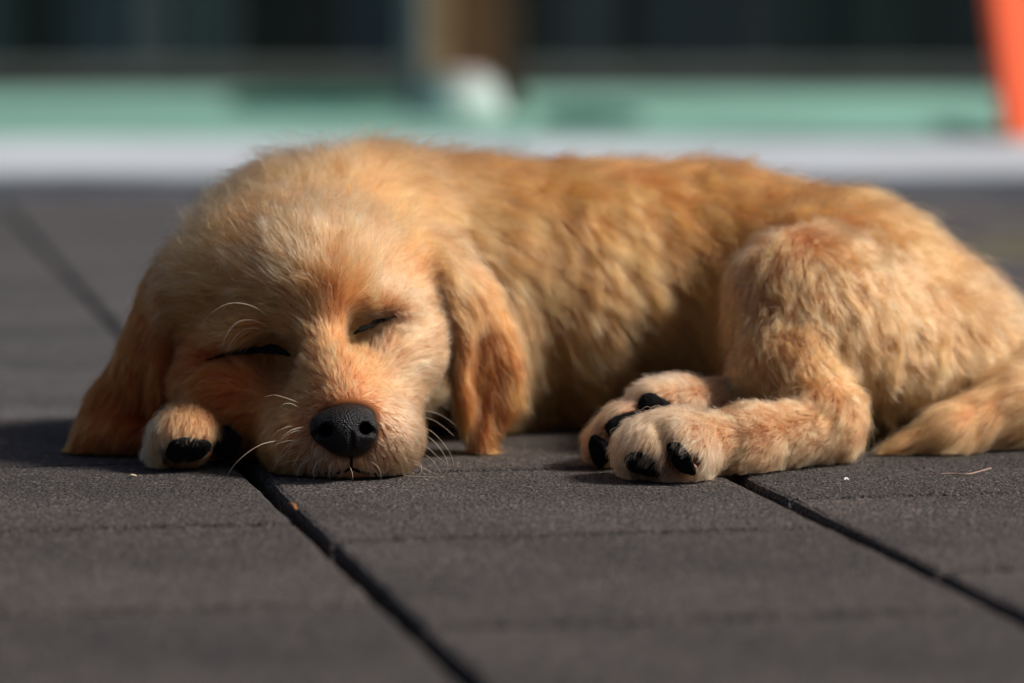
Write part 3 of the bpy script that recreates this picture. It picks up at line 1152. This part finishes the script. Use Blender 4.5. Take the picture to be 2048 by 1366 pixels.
# skin colour below the coat: coat colour darkened to stand for shade deep in the fur
ca = me.attributes.new('coat', 'FLOAT_COLOR', 'POINT')
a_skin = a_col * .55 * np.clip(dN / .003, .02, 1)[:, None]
ca.data.foreach_set('color', np.concatenate([a_skin, np.ones((len(V), 1))], 1).astype(np.float32).ravel())


def fur_mat():
    m = bpy.data.materials.new('golden_fur'); m.use_nodes = True
    nt = m.node_tree; nt.nodes.clear()
    out = nt.nodes.new('ShaderNodeOutputMaterial')
    hb = nt.nodes.new('ShaderNodeBsdfHairPrincipled')
    hb.parametrization = 'COLOR'
    at = nodes_add(nt, 'ShaderNodeAttribute', attribute_name='coat')
    hi = nt.nodes.new('ShaderNodeHairInfo')
    rc = ramp(nt, hi.outputs['Intercept'], [(0.0, (.68, .47, .36)), (.5, (.94, .91, .88)), (1.0, (1.04, 1.10, 1.24))])  # natural root-to-tip fade that also paints depth shade and pale highlights
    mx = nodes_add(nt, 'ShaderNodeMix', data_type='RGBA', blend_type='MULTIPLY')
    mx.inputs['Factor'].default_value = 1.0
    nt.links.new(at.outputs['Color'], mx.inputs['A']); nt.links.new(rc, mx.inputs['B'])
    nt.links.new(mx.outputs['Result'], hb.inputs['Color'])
    hb.inputs['Roughness'].default_value = .45
    hb.inputs['Radial Roughness'].default_value = .55
    hb.inputs['IOR'].default_value = 1.5
    nt.links.new(hb.outputs[0], out.inputs[0])
    return m


M_FUR = fur_mat()


def hair_obj(name, pts, radius, colors, mat, parent):
    n, k = pts.shape[:2]
    hc = bpy.data.hair_curves.new(name)
    hc.add_curves([k] * n)
    hc.attributes['position'].data.foreach_set('vector', (pts - OFF).astype(np.float32).ravel())
    ra = hc.attributes.get('radius') or hc.attributes.new('radius', 'FLOAT', 'POINT')
    ra.data.foreach_set('value', radius.astype(np.float32).ravel())
    co = hc.attributes.new('coat', 'FLOAT_COLOR', 'CURVE')
    co.data.foreach_set('color', np.concatenate([colors, np.ones((n, 1))], 1).astype(np.float32).ravel())
    hc.materials.append(mat)
    o = bpy.data.objects.new(name, hc)
    COL.objects.link(o); o.parent = parent
    return o


prof = np.array([.9, 1.0, 1.0, .92, .78, .55, .18])
base_r = .000075 * np.clip(h['L'] / .010, .62, 1.1)
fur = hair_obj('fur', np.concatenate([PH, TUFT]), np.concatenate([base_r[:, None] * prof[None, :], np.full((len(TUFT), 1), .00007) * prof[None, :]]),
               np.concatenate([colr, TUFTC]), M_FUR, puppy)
tag(fur, kind='stuff')

# ------------------------------------------------------------------ whiskers
def whisk_mat():
    m, nt, b = node_mat('whisker')
    b.inputs['Base Color'].default_value = (.75, .64, .50, 1)
    b.inputs['Roughness'].default_value = .35
    return m


M_WH = whisk_mat()


def whisker(pts, r=.00012):
    """pts: (px, py, Y offset from the first point's skin depth)."""
    c0 = hit(pts[0][0], pts[0][1])
    q = [P(x, y, c0[1] + dy) for (x, y, dy) in pts]
    q = spline(q, 14)
    q[:, 2] = np.maximum(q[:, 2], .0006)
    rr = r * np.linspace(1, .22, len(q))
    tube(q, rr, M_WH, 'whisker', puppy, n=5)


WH = [
    [(538, 634, -.002), (505, 612, -.012), (462, 606, -.018), (425, 624, -.020), (398, 655, -.019)],
    [(540, 655, -.002), (505, 640, -.010), (474, 645, -.014), (452, 672, -.016), (441, 705, -.015)],
    [(536, 662, -.002), (505, 656, -.010), (480, 664, -.013), (462, 685, -.014), (452, 708, -.013)],
    [(835, 820, -.001), (865, 824, -.006), (892, 836, -.008), (912, 852, -.008)],
    [(836, 832, -.001), (866, 840, -.006), (890, 856, -.008), (908, 872, -.008)],
    [(838, 850, -.001), (862, 862, -.006), (885, 884, -.009), (903, 912, -.010), (908, 936, -.010)],
    [(836, 866, -.001), (860, 876, -.005), (884, 902, -.008), (896, 930, -.008), (888, 952, -.007)],
    [(832, 884, -.001), (856, 896, -.005), (876, 914, -.008), (898, 930, -.009)],
    [(828, 900, -.001), (848, 908, -.005), (866, 922, -.007), (882, 946, -.007)],
    [(824, 918, -.001), (842, 930, -.004), (840, 948, -.006), (826, 960, -.006)],
    [(826, 926, -.001), (850, 938, -.005), (874, 950, -.007), (878, 958, -.006)],
    [(800, 945, -.002), (830, 962, -.004), (862, 962, -.006), (890, 955, -.007), (900, 946, -.007)],
    [(600, 806, -.001), (572, 796, -.006), (548, 790, -.009), (526, 795, -.010)],
    [(598, 815, -.001), (582, 807, -.004), (568, 808, -.006), (560, 815, -.006)],
    [(560, 880, -.001), (520, 890, -.008), (482, 916, -.012), (458, 945, -.012), (447, 972, -.010)],
    [(590, 898, -.001), (568, 910, -.006), (552, 928, -.008), (544, 945, -.008)],
    [(608, 905, -.001), (596, 914, -.005), (588, 928, -.006), (584, 935, -.006)],
    [(620, 918, -.001), (602, 930, -.005), (594, 950, -.006), (600, 966, -.005)],
    [(650, 915, -.001), (634, 926, -.004), (626, 944, -.005), (628, 962, -.004)],
    [(668, 920, -.001), (660, 934, -.004), (658, 950, -.004), (662, 964, -.003)],
    [(700, 934, -.001), (705, 948, -.003), (704, 960, -.003), (690, 970, -.002)],
    [(740, 922, -.001), (756, 934, -.004), (762, 950, -.004), (762, 962, -.003)],
]
for w in WH: whisker(w)
rw = random.Random(9)
for k in range(22):                                   # finer, shorter whiskers in rows on both flews
    sd_ = -1 if k % 2 else 1
    x0 = 700 + sd_ * rw.uniform(72, 118); y0 = rw.uniform(848, 918)
    ln = rw.uniform(28, 70); dr = rw.uniform(.25, 1.0)
    whisker([(x0, y0, -.0005), (x0 + sd_ * ln * .35, y0 + ln * .10 * dr, -.004), (x0 + sd_ * ln * .72, y0 + ln * .38 * dr, -.006),
             (x0 + sd_ * ln, min(y0 + ln * .85 * dr, 962), -.006)], .00008)

# ------------------------------------------------------------------ litter and loose rubber granules on the paving
def litter(name, pts, r, mat, label, cat):
    q = spline(pts, 10)
    n = 6
    v = []
    for i in range(len(q)):
        t = q[min(i + 1, 9)] - q[max(i - 1, 0)]; t = t / np.linalg.norm(t)
        u = np.cross(t, (0, 0, 1.0)); u /= np.linalg.norm(u); w = np.cross(u, t)
        rr = r * (.45 + .55 * math.sin(math.pi * (i + .6) / 10.2))
        for k in range(n):
            a = 2 * math.pi * k / n
            v.append(q[i] + rr * (u * math.cos(a) + .7 * w * math.sin(a)))
    f = [(i * n + k, i * n + (k + 1) % n, (i + 1) * n + (k + 1) % n, (i + 1) * n + k) for i in range(9) for k in range(n)]
    f += [tuple(range(n))[::-1], tuple(9 * n + k for k in range(n))]
    return tag(mesh_obj(name, v, f, mat, smooth=True), label, cat)


M_STRAW = plain_mat('dry_straw', (.45, .30, .22), .7, (300, .2))
M_CRUMB = plain_mat('pale_crumb', (.55, .45, .30), .8, (600, .3))
M_LEAF = plain_mat('rusty_leaf_bit', (.30, .12, .04), .8, (600, .3))
M_CHIP = plain_mat('white_chip', (.75, .74, .72), .6, (600, .1))


def gz_(px, py, z):
    q = G(px, py); q[2] = z
    return q


litter('straw', [gz_(1876, 951, .0007), gz_(1905, 951, .0008), gz_(1935, 954, .0012), gz_(1982, 946, .0022)], .0005, M_STRAW,
       'thin pale straw lying on the paving below the tail', 'straw')
litter('crumb', [gz_(257, 956, .0008), gz_(265, 956, .0012), gz_(273, 956, .0008)], .0009, M_CRUMB, 'tiny pale crumb on the paving in front of the tucked paw', 'crumb')
litter('leaf_fragment', [gz_(578, 1010, .0004), gz_(586, 1014, .0010), gz_(592, 1022, .0006)], .0010, M_LEAF, 'tiny rust brown leaf fragment on the joint below the muzzle', 'leaf')
litter('stone_chip', [gz_(1688, 963, .0007), gz_(1692, 962, .0012), gz_(1696, 963, .0007)], .0008, M_CHIP, 'tiny white stone chip on the paving beside the hind foot', 'stone')

r5 = np.random.default_rng(77)
NG = 60000
gy_ = np.concatenate([r5.uniform(-.20, .30, NG)])
gx_ = r5.uniform(-.36, .40, NG)
# only on the pavers, not over the wide joints
rel = np.column_stack([gx_, gy_]) - A1
cr = (rel @ nA) / WID
fr = np.abs(cr - np.round(cr)) * WID
keep = (fr > GAP * .5 + .0035) & ((rel @ dA) < S_SPLIT - WID)
gx_, gy_ = gx_[keep], gy_[keep]
m = len(gx_)
oc = np.array([(1, 0, 0), (0, 1, 0), (-1, 0, 0), (0, -1, 0), (0, 0, 1)], float)
of = np.array([(0, 1, 4), (1, 2, 4), (2, 3, 4), (3, 0, 4)])
sz = r5.uniform(.00035, .00105, m)
an = r5.uniform(0, 2 * math.pi, m)
ca_, sa_ = np.cos(an), np.sin(an)
j = oc[None] * r5.uniform(.6, 1.3, (m, 5, 3))
vx = (j[..., 0] * ca_[:, None] - j[..., 1] * sa_[:, None]) * sz[:, None] + gx_[:, None]
vy = (j[..., 0] * sa_[:, None] + j[..., 1] * ca_[:, None]) * sz[:, None] + gy_[:, None]
vz = np.clip(j[..., 2], 0, 1) * sz[:, None] * .85 - .0003
vv = np.stack([vx, vy, vz], -1).reshape(-1, 3)
ff = (of[None] + (np.arange(m) * 5)[:, None, None]).reshape(-1, 3)
gm = bpy.data.meshes.new('rubber_granules')
gm.vertices.add(len(vv)); gm.vertices.foreach_set('co', vv.astype(np.float32).ravel())
gm.loops.add(len(ff) * 3); gm.loops.foreach_set('vertex_index', ff.ravel().astype(np.int32))
gm.polygons.add(len(ff)); gm.polygons.foreach_set('loop_start', np.arange(0, len(ff) * 3, 3, dtype=np.int32))
gm.update(calc_edges=True)
gm.materials.append(M_RUB)
go = bpy.data.objects.new('rubber_granules', gm); COL.objects.link(go); go.parent = pave
tag(go, kind='stuff')
